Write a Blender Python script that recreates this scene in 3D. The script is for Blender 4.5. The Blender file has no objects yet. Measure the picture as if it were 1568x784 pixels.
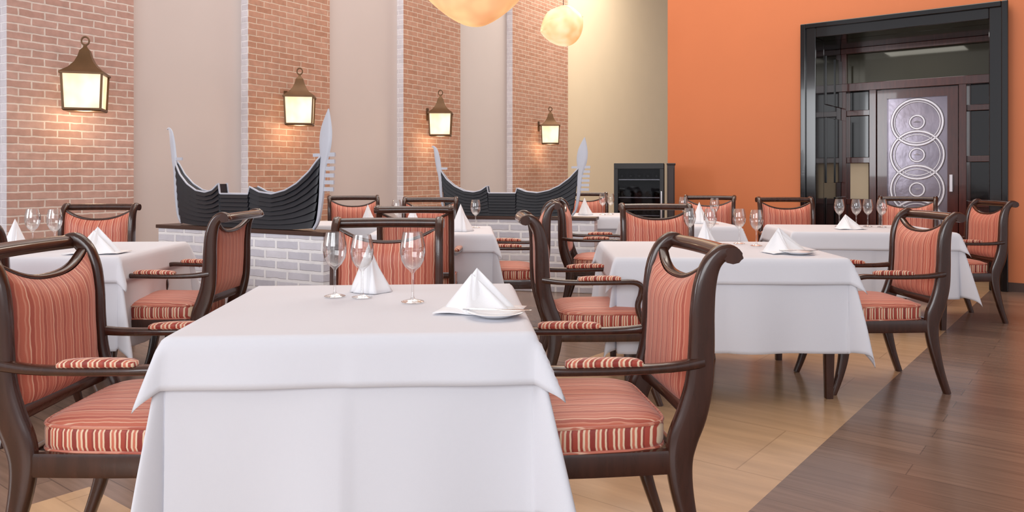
import bpy, math, random
from mathutils import Vector, Matrix
random.seed(3)
scene = bpy.context.scene
try:
    scene.view_settings.view_transform = 'Standard'
except Exception:
    pass
COL = scene.collection
def srgb(r, g, b):
    f = lambda c: (c/255/12.92) if c/255 <= 0.04045 else ((c/255+0.055)/1.055)**2.4
    return (f(r), f(g), f(b), 1.0)

# ------------------------------------------------------------------ materials
def new_mat(name):
    m = bpy.data.materials.new(name); m.use_nodes = True
    nt = m.node_tree
    return m, nt, nt.nodes, nt.links, nt.nodes['Principled BSDF']

def simple(name, col, rough=0.5, metal=0.0, noise=0.0, nscale=8, bump=0.0, emis=None, estr=0, coat=0, stretch=None):
    m, nt, N, L, P = new_mat(name)
    P.inputs['Base Color'].default_value = col
    P.inputs['Roughness'].default_value = rough
    P.inputs['Metallic'].default_value = metal
    if coat: P.inputs['Coat Weight'].default_value = coat
    if noise or bump:
        tc = N.new('ShaderNodeTexCoord'); nz = N.new('ShaderNodeTexNoise')
        nz.inputs['Scale'].default_value = nscale; nz.inputs['Detail'].default_value = 4
        if stretch:
            mp = N.new('ShaderNodeMapping'); mp.inputs['Scale'].default_value = stretch
            L.new(tc.outputs['Object'], mp.inputs['Vector']); L.new(mp.outputs[0], nz.inputs['Vector'])
        else:
            L.new(tc.outputs['Object'], nz.inputs['Vector'])
        if noise:
            mx = N.new('ShaderNodeMix'); mx.data_type = 'RGBA'
            mx.inputs[6].default_value = tuple(c*(1-noise) for c in col[:3])+(1,)
            mx.inputs[7].default_value = tuple(min(1, c*(1+noise)) for c in col[:3])+(1,)
            L.new(nz.outputs['Fac'], mx.inputs[0]); L.new(mx.outputs[2], P.inputs['Base Color'])
        if bump:
            b = N.new('ShaderNodeBump'); b.inputs['Strength'].default_value = bump; b.inputs['Distance'].default_value = 0.01
            L.new(nz.outputs['Fac'], b.inputs['Height']); L.new(b.outputs[0], P.inputs['Normal'])
    if emis:
        P.inputs['Emission Color'].default_value = emis
        P.inputs['Emission Strength'].default_value = estr
    return m

def math_node(N, L, op, a, b=None):
    n = N.new('ShaderNodeMath'); n.operation = op
    for i, v in enumerate([a, b]):
        if v is None: continue
        if isinstance(v, (int, float)): n.inputs[i].default_value = v
        else: L.new(v, n.inputs[i])
    return n.outputs[0]

def stripes(name, mode, contrast):
    m, nt, N, L, P = new_mat(name)
    P.inputs['Roughness'].default_value = 0.5
    P.inputs['Sheen Weight'].default_value = 0.2
    tc = N.new('ShaderNodeTexCoord'); sp = N.new('ShaderNodeSeparateXYZ')
    L.new(tc.outputs['Object'], sp.inputs[0])
    nz = N.new('ShaderNodeTexNoise'); nz.inputs['Scale'].default_value = 14; nz.inputs['Detail'].default_value = 2
    L.new(tc.outputs['Object'], nz.inputs['Vector'])
    w = math_node(N, L, 'MULTIPLY', math_node(N, L, 'SUBTRACT', nz.outputs['Fac'], 0.5), 0.016 if not contrast else .008)
    c = sp.outputs['X'] if mode == 'x' else math_node(N, L, 'ADD', sp.outputs['X'], sp.outputs['Y'])
    c = math_node(N, L, 'ADD', c, w)
    fr = math_node(N, L, 'FRACT', math_node(N, L, 'MULTIPLY', math_node(N, L, 'ADD', c, 5.0), 1/0.098))
    ramp = N.new('ShaderNodeValToRGB'); L.new(fr, ramp.inputs[0])
    if contrast:
        red = srgb(166, 66, 50); coral = srgb(198, 106, 82); cream = srgb(228, 200, 170); dk = srgb(140, 48, 38)
        seq = [(0, red), (.13, cream), (.19, red), (.27, cream), (.33, coral), (.41, cream), (.46, dk), (.62, cream), (.67, coral), (.74, cream), (.80, red), (.90, cream), (.95, dk)]
    else:
        red = srgb(170, 82, 64); coral = srgb(190, 104, 82); pink = srgb(206, 136, 112); cream = srgb(224, 178, 152)
        seq = [(0, coral), (.12, pink), (.17, coral), (.25, cream), (.29, red), (.42, pink), (.47, coral), (.62, cream), (.65, coral), (.74, pink), (.80, red), (.92, pink), (.96, coral)]
    el = ramp.color_ramp.elements
    el[0].position = 0; el[0].color = seq[0][1]
    el[1].position = 1; el[1].color = seq[-1][1]
    for i, (p, col) in enumerate(seq[1:], 1):
        e = el.new(max(0, p-0.008)); e.color = seq[i-1][1]
        e = el.new(p+0.008); e.color = col
    L.new(ramp.outputs[0], P.inputs['Base Color'])
    n2 = N.new('ShaderNodeTexNoise'); n2.inputs['Scale'].default_value = 250
    L.new(tc.outputs['Object'], n2.inputs['Vector'])
    b = N.new('ShaderNodeBump'); b.inputs['Strength'].default_value = 0.15; b.inputs['Distance'].default_value = 0.003
    L.new(n2.outputs['Fac'], b.inputs['Height']); L.new(b.outputs[0], P.inputs['Normal'])
    return m

def brick(name, c1, c2, mortar, bw=0.22, rh=0.07, ms=0.008, bump=0.5, rough=0.85, mul=.45):
    m, nt, N, L, P = new_mat(name)
    P.inputs['Roughness'].default_value = rough
    tc = N.new('ShaderNodeTexCoord'); sp = N.new('ShaderNodeSeparateXYZ'); cb = N.new('ShaderNodeCombineXYZ')
    L.new(tc.outputs['Object'], sp.inputs[0])
    L.new(math_node(N, L, 'ADD', sp.outputs['X'], sp.outputs['Y']), cb.inputs[0]); L.new(sp.outputs['Z'], cb.inputs[1])
    nz = N.new('ShaderNodeTexNoise'); nz.inputs['Scale'].default_value = 12; nz.inputs['Detail'].default_value = 5
    L.new(tc.outputs['Object'], nz.inputs['Vector'])
    va = N.new('ShaderNodeVectorMath'); va.operation = 'MULTIPLY_ADD'
    L.new(nz.outputs['Color'], va.inputs[0]); va.inputs[1].default_value = (0.016, 0.016, 0); L.new(cb.outputs[0], va.inputs[2])
    bt = N.new('ShaderNodeTexBrick'); L.new(va.outputs[0], bt.inputs['Vector'])
    bt.inputs['Color1'].default_value = c1; bt.inputs['Color2'].default_value = c2; bt.inputs['Mortar'].default_value = mortar
    bt.inputs['Scale'].default_value = 1; bt.inputs['Mortar Size'].default_value = ms; bt.inputs['Mortar Smooth'].default_value = 0.3
    bt.inputs['Brick Width'].default_value = bw; bt.inputs['Row Height'].default_value = rh
    mx = N.new('ShaderNodeMix'); mx.data_type = 'RGBA'; mx.blend_type = 'MULTIPLY'; mx.inputs[0].default_value = mul
    rp = N.new('ShaderNodeValToRGB'); rp.color_ramp.elements[0].position = .3; rp.color_ramp.elements[1].position = .65
    rp.color_ramp.elements[0].color = (.6, .6, .6, 1)
    L.new(nz.outputs['Fac'], rp.inputs[0]); L.new(bt.outputs['Color'], mx.inputs[6]); L.new(rp.outputs[0], mx.inputs[7])
    L.new(mx.outputs[2], P.inputs['Base Color'])
    h = math_node(N, L, 'ADD', math_node(N, L, 'MULTIPLY', bt.outputs['Fac'], -1.0), math_node(N, L, 'MULTIPLY', nz.outputs['Fac'], 0.6))
    b = N.new('ShaderNodeBump'); b.inputs['Strength'].default_value = bump; b.inputs['Distance'].default_value = 0.012
    L.new(h, b.inputs['Height']); L.new(b.outputs[0], P.inputs['Normal'])
    return m

def glass_mat(name, tint=(1, 1, 1, 1), base=0.06, edge=0.85):
    m = bpy.data.materials.new(name); m.use_nodes = True
    nt = m.node_tree; N = nt.nodes; L = nt.links
    for n in list(N): N.remove(n)
    out = N.new('ShaderNodeOutputMaterial'); t = N.new('ShaderNodeBsdfTransparent'); g = N.new('ShaderNodeBsdfGlossy')
    t.inputs[0].default_value = tint; g.inputs['Roughness'].default_value = 0.03
    lw = N.new('ShaderNodeLayerWeight'); lw.inputs[0].default_value = 0.35
    mr = N.new('ShaderNodeMapRange'); mr.inputs['To Min'].default_value = base; mr.inputs['To Max'].default_value = edge
    L.new(lw.outputs['Facing'], mr.inputs[0])
    mx = N.new('ShaderNodeMixShader'); L.new(mr.outputs[0], mx.inputs[0]); L.new(t.outputs[0], mx.inputs[1]); L.new(g.outputs[0], mx.inputs[2])
    L.new(mx.outputs[0], out.inputs[0])
    return m

M_wood = simple('dark_mahogany', srgb(58, 31, 22), 0.24, noise=0.6, nscale=6, coat=0.35, stretch=(6, 6, 1))
M_str = stripes('stripe_fabric', 'x', False)
M_strs = stripes('stripe_fabric_side', 'xy', True)
M_cloth = simple('white_linen', (0.685, 0.69, 0.745, 1), 0.8, bump=0.06, nscale=300)
M_nap = simple('napkin_linen', (0.84, 0.84, 0.87, 1), 0.8, bump=0.1, nscale=200)
M_glass = glass_mat('wine_glass_clear')
M_black = simple('black_lacquer', srgb(12, 10, 13), 0.12, coat=0.2)
M_doorwood = simple('rosewood', srgb(78, 32, 24), 0.2, noise=0.5, nscale=5, coat=0.5, stretch=(8, 8, 1))
M_silver = simple('etched_metal', srgb(215, 210, 215), 0.3, 0.5, noise=0.2, nscale=3)
M_iron = simple('grey_iron', srgb(190, 194, 206), 0.4, 0.0, noise=.06)
M_hull = simple('black_boat_paint', srgb(24, 27, 36), 0.5, noise=.2, nscale=5)
M_steel = simple('cutlery_steel', (0.7, 0.7, 0.72, 1), 0.15, 1.0)
M_bronze = simple('lantern_bronze', srgb(100, 72, 45), 0.45, 0.5, noise=.3)
M_brick = brick('red_brick', srgb(184, 145, 132), srgb(196, 160, 148), srgb(220, 204, 194))
M_brick2 = brick('orange_brick', srgb(180, 132, 108), srgb(193, 148, 126), srgb(212, 188, 168), ms=.007)
M_wbrick = brick('white_painted_brick', srgb(214, 210, 216), srgb(226, 222, 228), srgb(238, 236, 240), bump=.6, mul=.25)
M_pbrick = brick('whitewashed_brick', srgb(208, 208, 219), srgb(232, 231, 239), srgb(253, 253, 255), bw=.24, rh=.078, ms=.014, bump=.6, mul=.2)
M_wall = simple('cream_plaster', srgb(203, 192, 188), 0.85, noise=.03, nscale=2)
M_wallw = simple('warm_plaster', srgb(228, 210, 180), 0.85, noise=.03, nscale=2)
M_orange = simple('orange_paint', srgb(209, 122, 76), 0.6, noise=.05, nscale=1.2)
M_ceil = simple('ceiling_white', (0.8, 0.78, 0.75, 1), 0.9)
M_base = simple('baseboard_dark', srgb(70, 45, 35), 0.4)
M_olive = simple('transom_glass', srgb(66, 62, 48), 0.08, 0.3)

def lamp_mat(name, col, strength):
    m, nt, N, L, P = new_mat(name)
    P.inputs['Base Color'].default_value = (0.6, 0.45, 0.3, 1)
    P.inputs['Roughness'].default_value = 0.4
    tc = N.new('ShaderNodeTexCoord'); nz = N.new('ShaderNodeTexNoise'); nz.inputs['Scale'].default_value = 4
    L.new(tc.outputs['Object'], nz.inputs['Vector'])
    mx = N.new('ShaderNodeMix'); mx.data_type = 'RGBA'
    mx.inputs[6].default_value = col[0]; mx.inputs[7].default_value = col[1]
    rp = N.new('ShaderNodeValToRGB'); rp.color_ramp.elements[0].position = .35; rp.color_ramp.elements[1].position = .65
    L.new(nz.outputs['Fac'], rp.inputs[0]); L.new(rp.outputs[0], mx.inputs[0])
    L.new(mx.outputs[2], P.inputs['Emission Color']); P.inputs['Emission Strength'].default_value = strength
    return m
M_shade = lamp_mat('pendant_shell', [srgb(232, 140, 74), srgb(255, 205, 135)], 0.8)
M_shade2 = lamp_mat('pendant_shell_bright', [srgb(246, 170, 90), srgb(255, 236, 190)], 0.85)
M_lpane = lamp_mat('lantern_glass', [srgb(255, 212, 158), srgb(255, 240, 218)], 1.0)

def floor_mat():
    m, nt, N, L, P = new_mat('wood_floor')
    tc = N.new('ShaderNodeTexCoord'); sp = N.new('ShaderNodeSeparateXYZ'); L.new(tc.outputs['Object'], sp.inputs[0])
    v, u = sp.outputs['X'], sp.outputs['Y']
    a = math_node(N, L, 'LESS_THAN', v, -1.015)
    b1 = math_node(N, L, 'GREATER_THAN', v, -2.7)
    b2 = math_node(N, L, 'MULTIPLY', math_node(N, L, 'LESS_THAN', u, 1.32), math_node(N, L, 'GREATER_THAN', v, -3.07))
    mask = math_node(N, L, 'MULTIPLY', a, math_node(N, L, 'MAXIMUM', b1, b2))
    def planks(c1, c2, mor, bw, rh, ms, lo, streak):
        bt = N.new('ShaderNodeTexBrick'); L.new(tc.outputs['Object'], bt.inputs['Vector'])
        bt.inputs['Color1'].default_value = c1; bt.inputs['Color2'].default_value = c2; bt.inputs['Mortar'].default_value = mor
        bt.inputs['Scale'].default_value = 1; bt.inputs['Mortar Size'].default_value = ms; bt.inputs['Mortar Smooth'].default_value = 0.5
        bt.inputs['Brick Width'].default_value = bw; bt.inputs['Row Height'].default_value = rh
        mp2 = N.new('ShaderNodeMapping'); mp2.inputs['Scale'].default_value = (1.5, streak, 1); L.new(tc.outputs['Object'], mp2.inputs['Vector'])
        nz = N.new('ShaderNodeTexNoise'); nz.inputs['Scale'].default_value = 1.5; nz.inputs['Detail'].default_value = 6
        L.new(mp2.outputs[0], nz.inputs['Vector'])
        rp = N.new('ShaderNodeValToRGB'); rp.color_ramp.elements[0].position = .3; rp.color_ramp.elements[1].position = .7
        rp.color_ramp.elements[0].color = (lo, lo, lo, 1); rp.color_ramp.elements[1].color = (1.05, 1.05, 1.05, 1)
        L.new(nz.outputs['Fac'], rp.inputs[0])
        mx = N.new('ShaderNodeMix'); mx.data_type = 'RGBA'; mx.blend_type = 'MULTIPLY'; mx.inputs[0].default_value = 0.8
        L.new(bt.outputs['Color'], mx.inputs[6]); L.new(rp.outputs[0], mx.inputs[7])
        return mx.outputs[2]
    dark = planks(srgb(126, 103, 90), srgb(144, 118, 102), srgb(108, 89, 78), 1.3, .14, .003, .68, 22)
    tan = planks(srgb(198, 161, 124), srgb(204, 169, 132), srgb(180, 146, 112), 1.2, .6, .004, .8, 10)
    mx = N.new('ShaderNodeMix'); mx.data_type = 'RGBA'
    L.new(mask, mx.inputs[0]); L.new(dark, mx.inputs[6]); L.new(tan, mx.inputs[7]); L.new(mx.outputs[2], P.inputs['Base Color'])
    P.inputs['Roughness'].default_value = 0.23
    P.inputs['Specular IOR Level'].default_value = 0.65
    return m
M_floor = floor_mat()

# ------------------------------------------------------------------ geometry builder
def catmull(pts, n):
    pts = [list(p) for p in pts]
    out = []
    P = [pts[0]] + pts + [pts[-1]]
    for i in range(1, len(P)-2):
        p0, p1, p2, p3 = P[i-1], P[i], P[i+1], P[i+2]
        for k in range(n):
            t = k/n
            out.append([0.5*((2*b)+(-a+c)*t+(2*a-5*b+4*c-d)*t*t+(-a+3*b-3*c+d)*t**3) for a, b, c, d in zip(p0, p1, p2, p3)])
    out.append(pts[-1])
    return out

class B:
    def __init__(s): s.v = []; s.f = []; s.m = []
    def add(s, v, f, m=0):
        o = len(s.v); s.v += [tuple(x) for x in v]
        s.f += [tuple(i+o for i in q) for q in f]
        s.m += ([m]*len(f) if isinstance(m, int) else list(m))
    def box(s, x0, x1, y0, y1, z0, z1, m=0):
        v = [(x, y, z) for z in (z0, z1) for y in (y0, y1) for x in (x0, x1)]
        f = [(0, 2, 3, 1), (4, 5, 7, 6), (0, 1, 5, 4), (2, 6, 7, 3), (0, 4, 6, 2), (1, 3, 7, 5)]
        s.add(v, f, m)
    def sweep(s, pts, side=(1, 0, 0), n=3, seg=10, m=0, power=0.6, closed=False):
        P = catmull(pts, n) if n > 1 else [list(p) for p in pts]
        side = Vector(side).normalized(); vs = []; N = len(P)
        for i, p in enumerate(P):
            if closed:
                t = Vector(P[(i+1) % N][:3])-Vector(P[i-1][:3])
            else:
                t = Vector(P[min(i+1, N-1)][:3])-Vector(P[max(i-1, 0)][:3])
            t.normalize(); nrm = t.cross(side).normalized(); sd = nrm.cross(t).normalized()
            for k in range(seg):
                an = 2*math.pi*(k+.5)/seg; c, q = math.cos(an), math.sin(an)
                c = math.copysign(abs(c)**power, c); q = math.copysign(abs(q)**power, q)
                vs.append(Vector(p[:3])+sd*c*p[3]+nrm*q*p[4])
        f = []
        for i in range(N if closed else N-1):
            j = (i+1) % N
            for k in range(seg):
                l = (k+1) % seg
                f.append((i*seg+k, i*seg+l, j*seg+l, j*seg+k))
        if not closed:
            f.append(tuple(range(seg-1, -1, -1))); f.append(tuple((N-1)*seg+k for k in range(seg)))
        s.add(vs, f, m)
    def revolve(s, prof, seg=24, m=0, c=(0, 0, 0), rot=0.0, sx=1, sy=1):
        vs = []; n = len(prof)
        for r, z in prof:
            for k in range(seg):
                a = 2*math.pi*k/seg+rot
                vs.append((c[0]+r*math.cos(a)*sx, c[1]+r*math.sin(a)*sy, c[2]+z))
        f = []
        for i in range(n-1):
            for k in range(seg):
                l = (k+1) % seg
                f.append((i*seg+k, i*seg+l, (i+1)*seg+l, (i+1)*seg+k))
        s.add(vs, f, m)
    def grid(s, fn, nu, nv, m=0, flip=False):
        vs = [fn(i/nu, j/nv) for j in range(nv+1) for i in range(nu+1)]
        f = []
        for j in range(nv):
            for i in range(nu):
                q = (j*(nu+1)+i, j*(nu+1)+i+1, (j+1)*(nu+1)+i+1, (j+1)*(nu+1)+i)
                f.append(q[::-1] if flip else q)
        s.add(vs, f, m)
    def mesh(s, name, mats, smooth=True, ang=40):
        me = bpy.data.meshes.new(name); me.from_pydata(s.v, [], s.f); me.update()
        for mt in mats: me.materials.append(mt)
        for p, mi in zip(me.polygons, s.m): p.material_index = mi; p.use_smooth = smooth
        if smooth:
            try: me.set_sharp_from_angle(angle=math.radians(ang))
            except Exception: pass
        return me

def obj(name, me, parent=None, loc=(0, 0, 0), rot=0.0, bevel=0, solid=0, subs=0):
    o = bpy.data.objects.new(name, me); COL.objects.link(o)
    o.location = loc; o.rotation_euler = (0, 0, rot)
    if parent: o.parent = parent
    if solid:
        md = o.modifiers.new('solid', 'SOLIDIFY'); md.thickness = solid; md.offset = 0
    if bevel:
        md = o.modifiers.new('bev', 'BEVEL'); md.width = bevel; md.segments = 2; md.limit_method = 'ANGLE'
    if subs:
        md = o.modifiers.new('sub', 'SUBSURF'); md.levels = subs; md.render_levels = subs
    return o
def empty(name, loc=(0, 0, 0), rot=0.0):
    e = bpy.data.objects.new(name, None); COL.objects.link(e); e.location = loc; e.rotation_euler = (0, 0, rot); e.empty_display_size = .1
    return e
R = math.radians

# ------------------------------------------------------------------ room shell
CH_ = 6.6
f = B(); f.box(-16, 14, -8, 26, -0.1, 0)
obj('floor', f.mesh('floor', [M_floor], False), rot=R(-38))
f = B(); f.box(-16, 14, -8, 26, CH_, CH_+.1)
obj('ceiling', f.mesh('ceiling', [M_ceil], False), rot=R(-38))

WR = R(57); PD = .12
P0 = (-4.07, 7.11, 0)
f = B(); f.box(-9, 9.48, PD, PD+.2, 0, CH_, 0); f.box(9.48, 17, PD, PD+.2, 0, CH_, 1)
obj('wall_left', f.mesh('wall_left', [M_wall, M_wallw], False), loc=P0, rot=WR)
def pillar(nm, t0, t1, mt):
    b = B()
    v = [(t0, 0, 0), (t1, 0, 0), (t1, PD, 0), (t0, PD, 0), (t0, 0, CH_), (t1, 0, CH_), (t1, PD, CH_), (t0, PD, CH_)]
    b.add(v, [(0, 1, 5, 4), (1, 2, 6, 5), (3, 0, 4, 7), (4, 5, 6, 7), (2, 3, 7, 6)], [0, 0, 1, 0, 0])
    obj(nm, b.mesh(nm, [mt, M_wbrick], False), loc=P0, rot=WR)
pillar('brick_pilaster', -.54, .607, M_brick)
pillar('brick_pilaster.001', 1.966, 3.215, M_brick2)
pillar('brick_pilaster.002', 4.63, 5.98, M_brick2)
pillar('brick_pilaster.003', 7.49, 9.48, M_brick2)
f = B(); f.box(-9, 17, PD-.015, PD, 0, .1)
obj('baseboard_left', f.mesh('baseboard_left', [M_wall], False), loc=P0, rot=WR)

C = (2.08, 10.3, 0); OR = R(-38)
f = B()
f.box(0, 1.9, 0, .2, 0, CH_); f.box(3.72, 10, 0, .2, 0, CH_); f.box(1.9, 3.72, 0, .2, 2.83, CH_)
obj('wall_right', f.mesh('wall_right', [M_orange], False), loc=C, rot=OR)
f = B(); f.box(0, 1.8, -.015, 0, 0, .09); f.box(3.82, 10, -.015, 0, 0, .09)
obj('baseboard_right', f.mesh('baseboard_right', [M_base], False), loc=C, rot=OR)

# doorway portal with ornate inner door
d = empty('door_1', C, OR)
b = B()
b.box(1.8, 1.94, -.07, .25, 0, 2.95); b.box(3.68, 3.82, -.07, .25, 0, 2.95); b.box(1.94, 3.68, -.07, .25, 2.81, 2.95)
b.box(1.77, 1.83, -.1, -.05, 0, 2.98); b.box(3.79, 3.85, -.1, -.05, 0, 2.98); b.box(1.83, 3.79, -.1, -.05, 2.92, 2.98)
obj('portal_frame', b.mesh('portal_frame', [M_black], False), d, bevel=.008)
b = B()
b.box(1.86, 1.94, .25, 1.1, 0, 2.85); b.box(3.68, 3.76, .25, 1.1, 0, 2.85); b.box(1.86, 3.76, .25, 1.1, 2.81, 2.9)
for z in (.12, 1.1, 2.05):
    for y in (.32, .7):
        b.box(1.935, 1.955, y, y+.3, z, z+(.8 if z < 2 else .6))
obj('vestibule_lining', b.mesh('vestibule_lining', [M_black], False), d, bevel=.006)
b = B()
b.box(1.86, 3.76, 1.1, 1.16, 0, 2.9, 0)
b.box(1.94, 2.0, 1.0, 1.1, 0, 2.81, 0); b.box(3.6, 3.68, 1.0, 1.1, 0, 2.81, 0)
b.box(2.28, 2.36, .98, 1.1, 0, 2.34, 0); b.box(3.26, 3.34, .98, 1.1, 0, 2.34, 0)
b.box(1.94, 3.68, .97, 1.1, 2.26, 2.36, 0); b.box(1.94, 3.68, .98, 1.1, 2.74, 2.81, 0)
b.box(2.0, 3.6, 1.07, 1.1, 2.36, 2.74, 1)
for x0, x1 in ((2.0, 2.28), (3.34, 3.6)):
    for z in (0.0, .82, 1.35, 1.95): b.box(x0, x1, 1.03, 1.1, z, z+.07, 0)
    b.box(x0+.03, x1-.03, 1.08, 1.1, 1.42, 1.95, 2); b.box(x0+.03, x1-.03, 1.08, 1.1, 2.02, 2.26, 2)
b.box(2.03, 2.25, 1.08, 1.1, .89, 1.35, 3); b.box(3.37, 3.57, 1.08, 1.1, .89, 1.35, 2)
obj('door_surround', b.mesh('door_surround', [M_doorwood, M_olive, M_black, M_wallw], False), d, bevel=.004)
M_panel = simple('polished_door_panel', srgb(140, 132, 144), 0.18, 0.5, noise=.3, nscale=3, bump=.4)
b = B()
b.box(2.37, 2.48, 1.0, 1.08, 0, 2.25, 0); b.box(3.14, 3.25, 1.0, 1.08, 0, 2.25, 0)
b.box(2.48, 3.14, 1.0, 1.08, 0, .25, 0); b.box(2.48, 3.14, 1.0, 1.08, 2.14, 2.25, 0)
b.box(2.48, 3.14, 1.04, 1.08, .25, 2.14, 1)
for zc in (.60, 1.02, 1.44, 1.84):
    for rr, w in ((.29, .018), (.25, .008), (.08, .014)):
        if zc > 1.8 and rr > .25: rr = .28
        pts = [(2.81+rr*math.cos(a)*1.0, 1.035, zc+rr*math.sin(a), w, w) for a in [2*math.pi*k/40 for k in range(40)]]
        b.sweep(pts, side=(0, 1, 0), n=1, seg=6, m=2, closed=True, power=1)
    b.revolve([(.0001, 0), (.04, 0), (.0001, .02)], 12, 2, (2.81, 1.03, zc))
b.box(3.17, 3.20, .95, 1.0, 1.0, 1.2, 2)
obj('door_leaf', b.mesh('door_leaf', [M_doorwood, M_panel, M_silver], True, 30), d)
ld = bpy.data.lights.new('vestibule_lamp', 'AREA'); ld.energy = 5; ld.shape = 'RECTANGLE'; ld.size = .9; ld.size_y = .4
lo = bpy.data.objects.new('vestibule_lamp', ld); COL.objects.link(lo); lo.parent = d; lo.location = (2.8, .5, 2.78)

# ------------------------------------------------------------------ chairs
prof = [(.335, 0, .018), (.295, .12, .022), (.260, .26, .031), (.248, .36, .038), (.258, .43, .044), (.285, .50, .044), (.307, .59, .040), (.314, .70, .037), (.316, .79, .035),
        (.324, .87, .032), (.344, .93, .027), (.378, .962, .024), (.408, .960, .019), (.424, .94, .013)]
def prof_y(z):
    for (y0, z0, _), (y1, z1, _) in zip(prof[:12], prof[1:12]):
        if z0 <= z <= z1: return y0+(y1-y0)*(z-z0)/(z1-z0)
    return prof[0][0]
b = B()
for sx in (-1, 1):
    b.sweep([(sx*.245, y, z, .020, w) for y, z, w in prof], (1, 0, 0), n=4, seg=12)
    b.sweep([(sx*.232, -.215, .40, .026, .030), (sx*.235, -.225, .32, .025, .030), (sx*.238, -.235, .2, .021, .026), (sx*.242, -.262, .09, .018, .02), (sx*.246, -.295, 0, .015, .016)], (1, 0, 0), n=4)
    b.sweep([(sx*.243, -.24, .368, .016, .036), (sx*.245, 0, .366, .016, .036), (sx*.243, .25, .368, .016, .036)], (1, 0, 0), n=2, power=.35)
    b.sweep([(sx*.25, .315, .650, .017, .017), (sx*.262, .22, .640, .018, .014), (sx*.272, .08, .638, .021, .013), (sx*.276, -.06, .640, .023, .013), (sx*.274, -.15, .640, .023, .014),
             (sx*.268, -.190, .618, .021, .015), (sx*.262, -.190, .575, .018, .015), (sx*.257, -.175, .52, .017, .015), (sx*.252, -.19, .46, .017, .016), (sx*.246, -.218, .41, .018, .018), (sx*.243, -.225, .37, .018, .018)], (1, 0, 0), n=4)
b.sweep([(-.24, -.235, .368, .016, .036), (0, -.245, .368, .016, .036), (.24, -.235, .368, .016, .036)], (0, 1, 0), n=2, power=.35)
b.sweep([(-.24, .24, .368, .016, .036), (.24, .24, .368, .016, .036)], (0, 1, 0), n=1, power=.35)
b.sweep([(-.266, .400, .953, .028, .024), (-.15, .408, .955, .030, .024), (0, .413, .956, .031, .024), (.15, .408, .955, .030, .024), (.266, .400, .953, .028, .024)], (0, 1, 0), n=3, power=.9)
b.sweep([(-.24, .283, .50, .014, .024), (0, .290, .50, .014, .024), (.24, .283, .50, .014, .024)], (0, 1, 0), n=2, power=.5)
def padtop(x): return .922-.06*(1-(abs(x)/.225)**2.4)
pts = []
for k in range(17):
    x = -.232+.464*k/16; z = padtop(min(.225, abs(x)))+.006
    pts.append((x, prof_y(z)+.004, z, .016, .009))
b.sweep(pts, (0, 1, 0), n=1)
ME_frame = b.mesh('chair_frame', [M_wood], True, 50)

b = B()
def padf(front):
    def fn(u, v):
        x = -.226+.452*u; z = .515+(padtop(x)-.515)*v
        e = (1-abs(2*u-1)**5)*(1-abs(2*v-1)**6)
        y0 = prof_y(z)
        return (x, y0-.012-.038*e, z) if front else (x, y0+.006+.018*e, z)
    return fn
b.grid(padf(True), 20, 20); b.grid(padf(False), 20, 20, flip=True)
ME_pad = b.mesh('chair_back_pad', [M_str], True, 80)

def seat_ring(sc, z, n=48):
    r = []
    for k in range(n):
        a = 2*math.pi*(k+.5)/n; c, s = math.cos(a), math.sin(a)
        c = math.copysign(abs(c)**.28, c); s = math.copysign(abs(s)**.28, s)
        y = -.018+s*.245*sc; x = c*(.258 - (.02 if y > 0 else 0)*abs(y)/.22)*sc
        r.append((x, y, z))
    return r
b = B(); rings = [(.94, .398), (.985, .403), (1.0, .418), (1.0, .458), (.985, .470), (.95, .480), (.85, .490), (.65, .499), (.4, .503), (.15, .505)]
vs = []
for sc, z in rings: vs += seat_ring(sc, z)
n = 48; fs = []; ms = []
for i in range(len(rings)-1):
    for k in range(n):
        l = (k+1) % n; fs.append((i*n+k, i*n+l, (i+1)*n+l, (i+1)*n+k)); ms.append(1 if i < 4 else 0)
fs.append(tuple((len(rings)-1)*n+k for k in range(n))); ms.append(0); fs.append(tuple(range(n-1, -1, -1))); ms.append(1)
b.add(vs, fs, ms)
for z, sc in ((.472, .99), (.402, .992)):
    b.sweep([(*p, .005, .005) for p in seat_ring(sc, z)], (0, 0, 1), n=1, seg=6, m=0, closed=True, power=1)
ME_seat = b.mesh('chair_seat', [M_str, M_strs], True, 60)
b = B()
for sx in (-1, 1):
    b.sweep([(sx*.268, .13, .650, .018, .004), (sx*.269, .12, .657, .021, .011), (sx*.272, .04, .660, .022, .014), (sx*.275, -.07, .660, .022, .012), (sx*.275, -.08, .653, .018, .004)], (1, 0, 0), n=3, power=.7)
ME_arm = b.mesh('chair_arm_pads', [M_strs], True, 60)

def chair(x, y, deg):
    e = empty('dining_chair', (x, y, 0), R(deg))
    obj('frame', ME_frame, e); obj('back_pad', ME_pad, e); obj('seat', ME_seat, e); obj('arm_pads', ME_arm, e)

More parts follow.
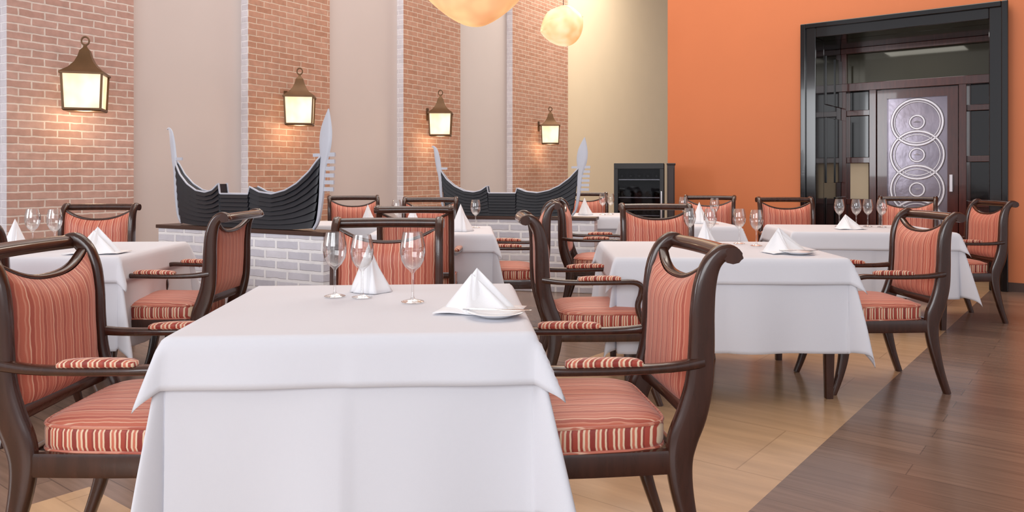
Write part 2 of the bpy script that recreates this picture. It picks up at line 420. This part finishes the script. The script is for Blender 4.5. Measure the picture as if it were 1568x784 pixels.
# ------------------------------------------------------------------ tables
def cloth(a, bb, z0, over, flare, ear, seed, wav, n=110, clip=.2, ear_r=0, rip=.07):
    rnd = random.Random(seed); ph = [rnd.uniform(0, 6.28) for _ in range(8)]
    g = B()
    def fn(u, v):
        x = (2*u-1)*(a+over); y = (2*v-1)*(bb+over)
        dx = max(abs(x)-a, 0); dy = max(abs(y)-bb, 0)
        sx = 1 if x >= 0 else -1; sy = 1 if y >= 0 else -1
        r = math.hypot(dx, dy)
        if r == 0: return (x, y, z0)
        phi = math.atan2(dy, dx); s2 = math.sin(2*phi)**2
        e_ = ear+(ear_r if sx > 0 else 0)
        h = flare+(e_-flare)*s2 - rip*math.sin(4*phi)**2 + rip*.6*math.sin(2*phi)*math.sin(10*phi+ph[6])
        h = max(.012, h)
        r *= 1-clip*s2
        s = (y if dx >= dy else x)
        k = 0 if dx >= dy else 3
        w = wav*(math.sin(s*9+ph[k])+.6*math.sin(s*17+ph[k+1]+sx)+.4*math.sin(s*4+ph[k+2]+sy))*(abs(math.cos(2*phi)))
        hor = h*r+w*min(r, .5)
        rr = 0.018
        if r < rr*1.57:
            t = r/rr; hor = rr*math.sin(t)*.7+0; drop = rr*(1-math.cos(t))
        else:
            hor += rr*.7; drop = rr+(r-rr*1.57)*math.sqrt(max(0, 1-h*h))
        cx = max(-a, min(a, x)); cy = max(-bb, min(bb, y))
        return (cx+math.cos(phi)*hor*sx*(dx > 0), cy+math.sin(phi)*hor*sy*(dy > 0), z0-drop)
    g.grid(fn, n, n)
    return g.mesh('cloth', [M_cloth], True, 180)

def table(x, y, deg, w, dd, seed=1, over=.5, over2=.145, ear=.2, ear2=.36, ear_r=0.06, wav=.012):
    e = empty('dining_table', (x, y, 0), R(deg))
    b = B(); a, bb = w/2, dd/2
    b.box(-a+.01, a-.01, -bb+.01, bb-.01, .71, .736); b.box(-a+.06, a-.06, -bb+.06, bb-.06, .64, .71)
    for sx in (-1, 1):
        for sy in (-1, 1):
            b.sweep([(sx*(a-.07), sy*(bb-.07), .7, .03, .03), (sx*(a-.07), sy*(bb-.07), .3, .027, .027), (sx*(a-.07), sy*(bb-.07), 0, .02, .02)], (1, 0, 0), n=1, power=.35)
    obj('table_base', b.mesh('table_base', [M_wood], True, 30), e)
    obj('tablecloth', cloth(a, bb, .745, over, .035, ear, seed, wav, ear_r=ear_r), e, solid=.002)
    obj('overlay_cloth', cloth(a+.004, bb+.004, .752, over2, .15, ear2, seed+7, .02, 70, clip=0, ear_r=ear_r, rip=.02), e, solid=.002)
    return e

TABLES = [(-.465, 2.56, 4, .97, .95, 1), (1.17, 4.55, -2, 1.2, 1.0, 2), (2.82, 6.35, -6, 1.2, .9, 3), (-.62, 6.15, 3, .9, .9, 4),
          (-2.62, 4.55, 3, 1.0, .95, 5), (-1.45, 7.05, 0, .75, .65, 6), (1.5, 7.0, 0, .9, .8, 7), (.93, 8.6, 0, .8, .8, 8)]
for t in TABLES:
    table(*t[:5], seed=t[5], wav=(.018 if t[5] == 1 else .034), ear_r=(.12 if t[5] == 1 else .05))

CH = [(.205, 2.42, -84), (-1.13, 2.42, 90), (-.575, 3.33, 3), (2.02, 4.42, -88), (.46, 4.2, 92), (1.05, 5.26, 0),
      (2.6, 7.05, -4), (3.64, 6.45, -92), (-1.95, 4.45, -92), (-2.98, 5.25, 3), (-2.47, 3.68, 180), (-.66, 5.60, 180), (-.06, 6.05, -90),
      (-1.55, 7.65, 15), (-.78, 7.0, 0), (.78, 6.75, 80), (1.95, 7.75, -20), (.93, 9.25, 0), (3.75, 7.35, -30)]
for c in CH: chair(*c)

# ------------------------------------------------------------------ tableware
TZ = .7555
gp = [(.0001, .001), (.036, .001), (.038, .003), (.03, .006), (.008, .011), (.0045, .02), (.004, .06), (.0045, .095), (.010, .104), (.026, .118), (.038, .140), (.0425, .165), (.041, .19), (.036, .215), (.032, .232), (.0312, .232), (.035, .214), (.040, .19), (.0412, .165), (.037, .141), (.025, .120), (.0001, .108)]
b = B(); b.revolve(gp, 32); ME_glass = b.mesh('wine_glass', [M_glass], True, 60)
def glass(x, y, s=1.0):
    o = obj('wine_glass', ME_glass, loc=(x, y, TZ)); o.scale = (s, s, s)
def tent(b, P, Lp, Rp, Fp, Bp, n=8, sag=.012):
    P, Lp, Rp, Fp, Bp = map(Vector, (P, Lp, Rp, Fp, Bp))
    for A, D in ((Lp, Fp), (Fp, Rp), (Rp, Bp), (Bp, Lp)):
        nrm = ((A-P).cross(D-P)).normalized()
        def fn(u, v, A=A, D=D, nrm=nrm):
            q = P+((A+(D-A)*u)-P)*v
            return q+nrm*(-sag)*math.sin(math.pi*u)*math.sin(math.pi*v*.8)
        b.grid(fn, n, n)
b = B()
tent(b, (-.015, .01, .13), (-.115, .0, 0), (.13, -.03, .002), (-.01, -.09, .0), (.02, .08, 0))
tent(b, (-.03, .0, .112), (-.118, -.02, 0), (.115, -.06, .002), (-.02, -.11, .0), (.02, .05, 0))
b.grid(lambda u, v: (-.12+.26*u, -.13+.15*v+.03*u, .004+.003*math.sin(u*9)), 10, 4)
ME_nap = b.mesh('folded_napkin', [M_nap], True, 35)
b = B()
tent(b, (0, 0, .19), (-.075, .0, 0), (.08, .0, .0), (-.005, -.07, .0), (.01, .06, 0), sag=-.004)
tent(b, (.01, -.006, .15), (-.06, -.03, 0), (.095, -.02, .0), (.025, -.085, .0), (.02, .03, 0), sag=.006)
ME_nap2 = b.mesh('standing_napkin', [M_nap], True, 35)
def nap(x, y, deg, kind=0, s=1.0, dz=0):
    o = obj('folded_napkin', ME_nap2 if kind else ME_nap, loc=(x, y, TZ+dz), rot=R(deg), solid=.002); o.scale = (s, s, s)
b = B(); b.revolve([(.0001, .002), (.05, .002), (.055, .006), (.085, .014), (.087, .016), (.084, .017), (.053, .009), (.0001, .006)], 40)
ME_plate = b.mesh('side_plate', [simple('porcelain', (.85, .85, .87, 1), .15)], True, 60)
b = B()
b.sweep([(-.10, 0, .006, .007, .003), (-.04, 0, .006, .005, .003), (0, 0, .006, .005, .002), (.03, 0, .006, .009, .0012), (.09, 0, .006, .008, .001), (.11, .004, .006, .002, .001)], (0, 1, 0), n=3)
ME_knife = b.mesh('table_knife', [M_steel], True)
def plate(x, y, deg=0):
    obj('side_plate', ME_plate, loc=(x, y, TZ)); obj('table_knife', ME_knife, loc=(x, y, TZ+.0145), rot=R(deg))

glass(-.335, 2.6, 1.02); glass(-.525, 2.70, .95); glass(-.625, 2.72, .98); nap(-.53, 2.85, 10, 1, .92); nap(-.10, 2.47, -12, 0, 1.0); plate(-.05, 2.34, -8)
for x, y in ((1.49, 4.7), (1.43, 4.85), (1.255, 4.88), (1.14, 4.95)): glass(x, y, .95)
nap(1.52, 4.34, 10, 0, 1.05); nap(1.2, 4.8, 0, 1, .8); plate(1.56, 4.21)
for x, y in ((2.76, 6.5), (2.88, 6.45), (3.0, 6.5), (3.08, 6.42)): glass(x, y)
nap(2.72, 6.25, 0, 0, .9)
glass(-2.67, 4.5); glass(-2.83, 4.55); nap(-2.3, 4.3, 0, 0, 1.1); nap(-2.74, 4.25, 20, 1)
nap(-.4, 6.0, 15, 1, 1.1); nap(-.8, 6.2, 0, 1); glass(-.3, 6.35); glass(-.95, 6.35)
nap(-1.3, 6.95, 0, 1, .9); nap(1.7, 7.0, 0, 1); glass(1.6, 7.2); glass(1.8, 6.85); glass(1.0, 8.5); glass(1.1, 8.6); nap(.8, 8.5, 0, 1)

# ------------------------------------------------------------------ gondolas on brick plinths
sheer = [(-.84, .54), (-.76, .43), (-.66, .35), (-.54, .295), (-.42, .28), (-.33, .30), (-.25, .355), (-.235, .27), (.1, .27), (.115, .33), (.22, .29), (.36, .275), (.5, .305), (.62, .36), (.74, .45), (.84, .56)]
def sh(x):
    x = max(-.84, min(.84, x))
    for (a, c), (a2, c2) in zip(sheer, sheer[1:]):
        if a <= x <= a2: return c+(c2-c)*(x-a)/(a2-a)
def hullpt(xi, v, side, off=0):
    zt = sh(xi*.84); zb = .02*abs(xi)**6
    X = xi*(.76+.08*v**.6); z = zb+(zt-zb)*v
    w = (.008+.034*(1-xi*xi)**.5)*(.85+.15*v)
    return (X, side*(w+off), z)
def gondola(loc, rot, s):
    e = empty('gondola_boat', loc, R(rot)); e.scale = (s, s, s)
    b = B(); nx = 90; np_ = 8
    xs = [-1+2*i/nx for i in range(nx+1)]
    xs += [-.236/.84, -.25/.84, .1/.84, .115/.84]; xs = sorted(xs)
    for side in (-1, 1):
        rows = []
        for k in range(np_):
            rows.append((k/np_, .012)); rows.append(((k+.9)/np_, .001))
        rows.append((1.0, .001))
        vs = [hullpt(x, v, side, o) for v, o in rows for x in xs]; W = len(xs); fs = []
        for j in range(len(rows)-1):
            for i in range(W-1):
                q = (j*W+i, j*W+i+1, (j+1)*W+i+1, (j+1)*W+i); fs.append(q if side < 0 else q[::-1])
        b.add(vs, fs)
    W = len(xs)
    vs = [hullpt(x, 0, sd, .01) for sd in (-1, 1) for x in xs]
    b.add(vs, [(i, i+W, i+1+W, i+1) for i in range(W-1)])
    vs = [hullpt(x, .985, sd, 0) for sd in (-1, 1) for x in xs]
    b.add(vs, [(i, i+1, i+1+W, i+W) for i in range(W-1)])
    obj('hull', b.mesh('hull', [M_hull], False), e)
    b = B()
    for side in (-1, 1):
        b.sweep([(*hullpt(x, 1.0, side, .002), .007, .007) for x in xs], (0, 1, 0), n=1, seg=6)
    obj('gunwale', b.mesh('gunwale', [M_iron], True), e)
    b = B()
    b.sweep([(.765, 0, .012, .014, .012), (.81, 0, .08, .014, .014), (.842, 0, .25, .014, .022), (.855, 0, .45, .012, .030), (.872, 0, .56, .010, .045), (.882, 0, .66, .009, .062), (.892, 0, .76, .008, .058), (.905, 0, .85, .006, .032), (.915, 0, .92, .005, .004)], (0, 1, 0), n=4, power=.8)
    for k in range(6):
        z = .30+.052*k; b.box(.86, .965+.003*k, -.006, .006, z, z+.03)
    b.box(.76, .86, -.006, .006, .56, .585)
    b.sweep([(-.765, 0, .012, .014, .012), (-.81, 0, .08, .014, .014), (-.838, 0, .25, .014, .018), (-.85, 0, .45, .012, .024), (-.87, 0, .58, .010, .034), (-.890, 0, .70, .009, .034), (-.91, 0, .79, .008, .024), (-.94, 0, .83, .006, .01), (-.96, 0, .82, .006, .005)], (0, 1, 0), n=4, power=.8)
    b.box(-.86, -.76, -.006, .006, .55, .575)
    obj('prow_iron', b.mesh('prow_iron', [M_iron], True, 40), e)
def plinth(loc, rot, L0, L1, dep):
    e = empty('brick_plinth', loc, R(rot))
    b = B(); b.box(L0, L1, -dep/2, dep/2, 0, .735); obj('brickwork', b.mesh('brickwork', [M_pbrick], False), e, bevel=.006)
    b = B(); b.box(L0-.015, L1+.015, -dep/2-.015, dep/2+.015, .735, .765); obj('coping', b.mesh('coping', [M_base], False), e, bevel=.004)
plinth((-2.17, 6.28, 0), -29.8, -.96, .95, .22)
gondola((-2.17, 6.24, .768), -29.8, 1.0)
plinth((.02, 8.05, 0), -14, -.55, .86, .22)
gondola((-.04, 8.05, .768), -14, .88)

# ------------------------------------------------------------------ wine cooler
e = empty('wine_cooler', (1.60, 9.65, 0), R(-12))
b = B()
b.box(-.3, .3, -.25, .3, 0, .04, 0); b.box(-.3, -.27, -.25, .3, .04, 1.34, 0); b.box(.27, .3, -.25, .3, .04, 1.34, 0); b.box(-.27, .27, .27, .3, .04, 1.34, 0); b.box(-.3, .3, -.25, .3, 1.3, 1.34, 0)
for z in (.25, .47, .69, .91, 1.13): b.box(-.27, .27, -.22, .27, z, z+.016, 1)
for x0, x1, z0, z1 in ((-.3, .3, 1.27, 1.34), (-.3, .3, .02, .1), (-.3, -.25, .1, 1.27), (.25, .3, .1, 1.27)): b.box(x0, x1, -.29, -.255, z0, z1, 0)
b.box(.26, .28, -.33, -.30, .6, 1.0, 1)
obj('cabinet', b.mesh('cabinet', [simple('black_matte', srgb(20, 19, 21), .45), M_steel], False), e, bevel=.004)
b = B(); b.box(-.25, .25, -.275, -.268, .1, 1.27)
obj('glass_door', b.mesh('glass_door', [glass_mat('dark_glass', (.6, .6, .62, 1), .02, .15)], False), e)
b = B()
for z in (.262, .482, .702, .922, 1.142):
    for k in range(5):
        b.sweep([(-.21+.105*k, -.17, z+.04, .014, .014), (-.21+.105*k, -.09, z+.04, .014, .014), (-.21+.105*k, -.05, z+.04, .036, .036), (-.21+.105*k, .16, z+.04, .036, .036)], (1, 0, 0), n=1, seg=10, power=1)
obj('bottles', b.mesh('bottles', [simple('bottle_glass', srgb(46, 46, 38), .1)], True), e)
e = empty('service_cabinet', (2.0, 9.62, 0), R(-12))
M_cab = simple('cabinet_wood', srgb(44, 22, 18), .45, noise=.3)
f = B(); f.box(-.06, .03, -.3, .3, .06, 1.32); f.box(-.065, .04, -.31, .31, 1.32, 1.34); f.box(-.05, .02, -.28, .29, 0, .06); f.box(-.05, .02, -.31, -.3, .12, 1.28)
obj('carcass', f.mesh('carcass', [M_cab], False), e, bevel=.004)

# ------------------------------------------------------------------ lanterns
b = B(); q = math.pi/4; r2 = math.sqrt(2)
b.revolve([(.0001, .47), (.018, .47), (.022, .455), (.03, .445), (.045*r2, .42), (.06*r2, .37), (.085*r2, .32), (.13*r2, .27), (.185*r2, .235), (.2*r2, .225), (.2*r2, .21), (.0001, .21)], 4, 0, rot=q)
b.revolve([(.0001, -.10), (.165*r2, -.10), (.175*r2, -.09), (.175*r2, -.075), (.0001, -.075)], 4, 0, rot=q)
for sx in (-1, 1):
    for sy in (-1, 1):
        b.sweep([(sx*.165, sy*.165, -.08, .012, .012), (sx*.18, sy*.18, .22, .012, .012)], (1, 0, 0), n=1, seg=4)
b.sweep([(.035*math.cos(a), 0, .505+.035*math.sin(a), .008, .008) for a in [2*math.pi*k/16 for k in range(16)]], (0, 1, 0), n=1, seg=6, closed=True, power=1)
ME_lf = b.mesh('lantern_frame', [M_bronze], True, 25)
b = B(); b.revolve([(.158*r2, -.075), (.172*r2, .212)], 4, 0, rot=q)
ME_lg = b.mesh('lantern_panes', [M_lpane], False)
b = B(); b.box(-.012, .012, .10, .25, .235, .26); b.sweep([(0, .243, .14, .025, .008), (0, .243, .32, .025, .008)], (1, 0, 0), n=1)
ME_lb = b.mesh('wall_bracket', [M_bronze], False)
for t, z, th in ((0, 1.87, 17), (2.5, 1.88, 10), (5.16, 1.87, 2), (8.36, 1.865, -3)):
    lx, ly = -4.07+.545*t+.839*.25, 7.11+.839*t-.545*.25
    e = empty('wall_lantern', (lx, ly, z), R(th))
    for o in (obj('metal_frame', ME_lf, e), obj('glass_panes', ME_lg, e)): o.scale = (.9, .8, 1.06)
    obj('bracket', ME_lb, e, rot=WR-R(th))
    ld = bpy.data.lights.new('lantern_bulb', 'POINT'); ld.energy = 5; ld.color = (1, .76, .5); ld.shadow_soft_size = .08
    lo = bpy.data.objects.new('bulb', ld); COL.objects.link(lo); lo.parent = e; lo.location = (0, -.02, -.17)

# ------------------------------------------------------------------ pendants (folded shell shades)
def pendant(loc, rx, ry, rz, rot, tilt, mt, top):
    e = empty('pendant_lamp', loc, 0)
    b = B()
    for k, (sc, off) in enumerate(((1.0, 0), (.93, .14))):
        def fn(u, v, sc=sc, off=off):
            s_ = -1+2*u; th = math.pi*2*v
            r = (1-abs(s_)**1.9)**.85
            rid = 1+.04*math.sin(3*th+5*s_)
            x = s_*rx*sc*(1+.06*math.cos(th)); y = ry*sc*r*math.cos(th)*rid; z = rz*sc*r*math.sin(th)*rid+.12*rx*s_*s_+off*rz
            return (x, y, z)
        b.grid(fn, 36, 48)
    o = obj('shade', b.mesh('shade', [mt], True, 80), e); o.rotation_euler = (0, R(tilt), R(rot))
    b = B(); b.sweep([(0, 0, rz*.5, .004, .004), (0, 0, top-loc[2], .004, .004)], (1, 0, 0), n=1, seg=6)
    b.revolve([(.05, top-loc[2]-.03), (.05, top-loc[2])], 16)
    obj('cord', b.mesh('cord', [M_base], True), e)
pendant((-.23, 5.0, 2.36), .34, .22, .20, 5, -5, M_shade, CH_)
pendant((.6, 9.0, 2.93), .29, .25, .225, 25, -22, M_shade2, CH_)

# ------------------------------------------------------------------ lights
w = bpy.data.worlds.new('world'); scene.world = w; w.use_nodes = True
bg = w.node_tree.nodes['Background']; bg.inputs[0].default_value = (.95, .95, 1.0, 1); bg.inputs[1].default_value = 0.88
def area(name, loc, target, sx, sy, en, col):
    l = bpy.data.lights.new(name, 'AREA'); l.shape = 'RECTANGLE'; l.size = sx; l.size_y = sy; l.energy = en; l.color = col
    o = bpy.data.objects.new(name, l); COL.objects.link(o); o.location = loc
    o.rotation_euler = (Vector(target)-Vector(loc)).to_track_quat('-Z', 'Y').to_euler()
area('daylight_fill', (-1.5, -4.5, 3.0), (0, 7, 1.0), 6, 3, 310, (.95, .97, 1))  # added daylight-toned fill behind the camera; no window is modelled
area('daylight_fill.001', (-7.5, 1.0, 2.4), (-1.5, 6.5, .6), 3, 2.5, 200, (.93, .96, 1))  # second added fill, from the left, brightens plinth and side tables; no window there
area('overhead_fill', (0, 5, 6.3), (0, 5, 0), 5, 4, 120, (1, .95, .88))  # added overhead fill for the room; no lamp fitting is modelled
area('overhead_fill.001', (2.5, 8, 6.3), (3.0, 10, 0), 3, 3, 150, (1, .92, .8))  # another added overhead fill, without a fitting
area('overhead_fill.002', (2.5, 14, 6.3), (1.5, 15, 0), 3, 3, 310, (1, .9, .78))  # added fill to brighten the far plaster wall
area('overhead_fill.003', (-2, 8.5, 6.3), (-3, 9, 0), 5, 3, 140, (1, .96, .92))  # added fill above the left wall, no fitting

# ------------------------------------------------------------------ camera
cd = bpy.data.cameras.new('camera'); cd.lens = 27.1; cd.sensor_width = 36; cd.shift_y = -0.0778; cd.clip_end = 100
co = bpy.data.objects.new('camera', cd); COL.objects.link(co); co.location = (0, 0, 1.18); co.rotation_euler = (R(90), 0, 0)
scene.camera = co
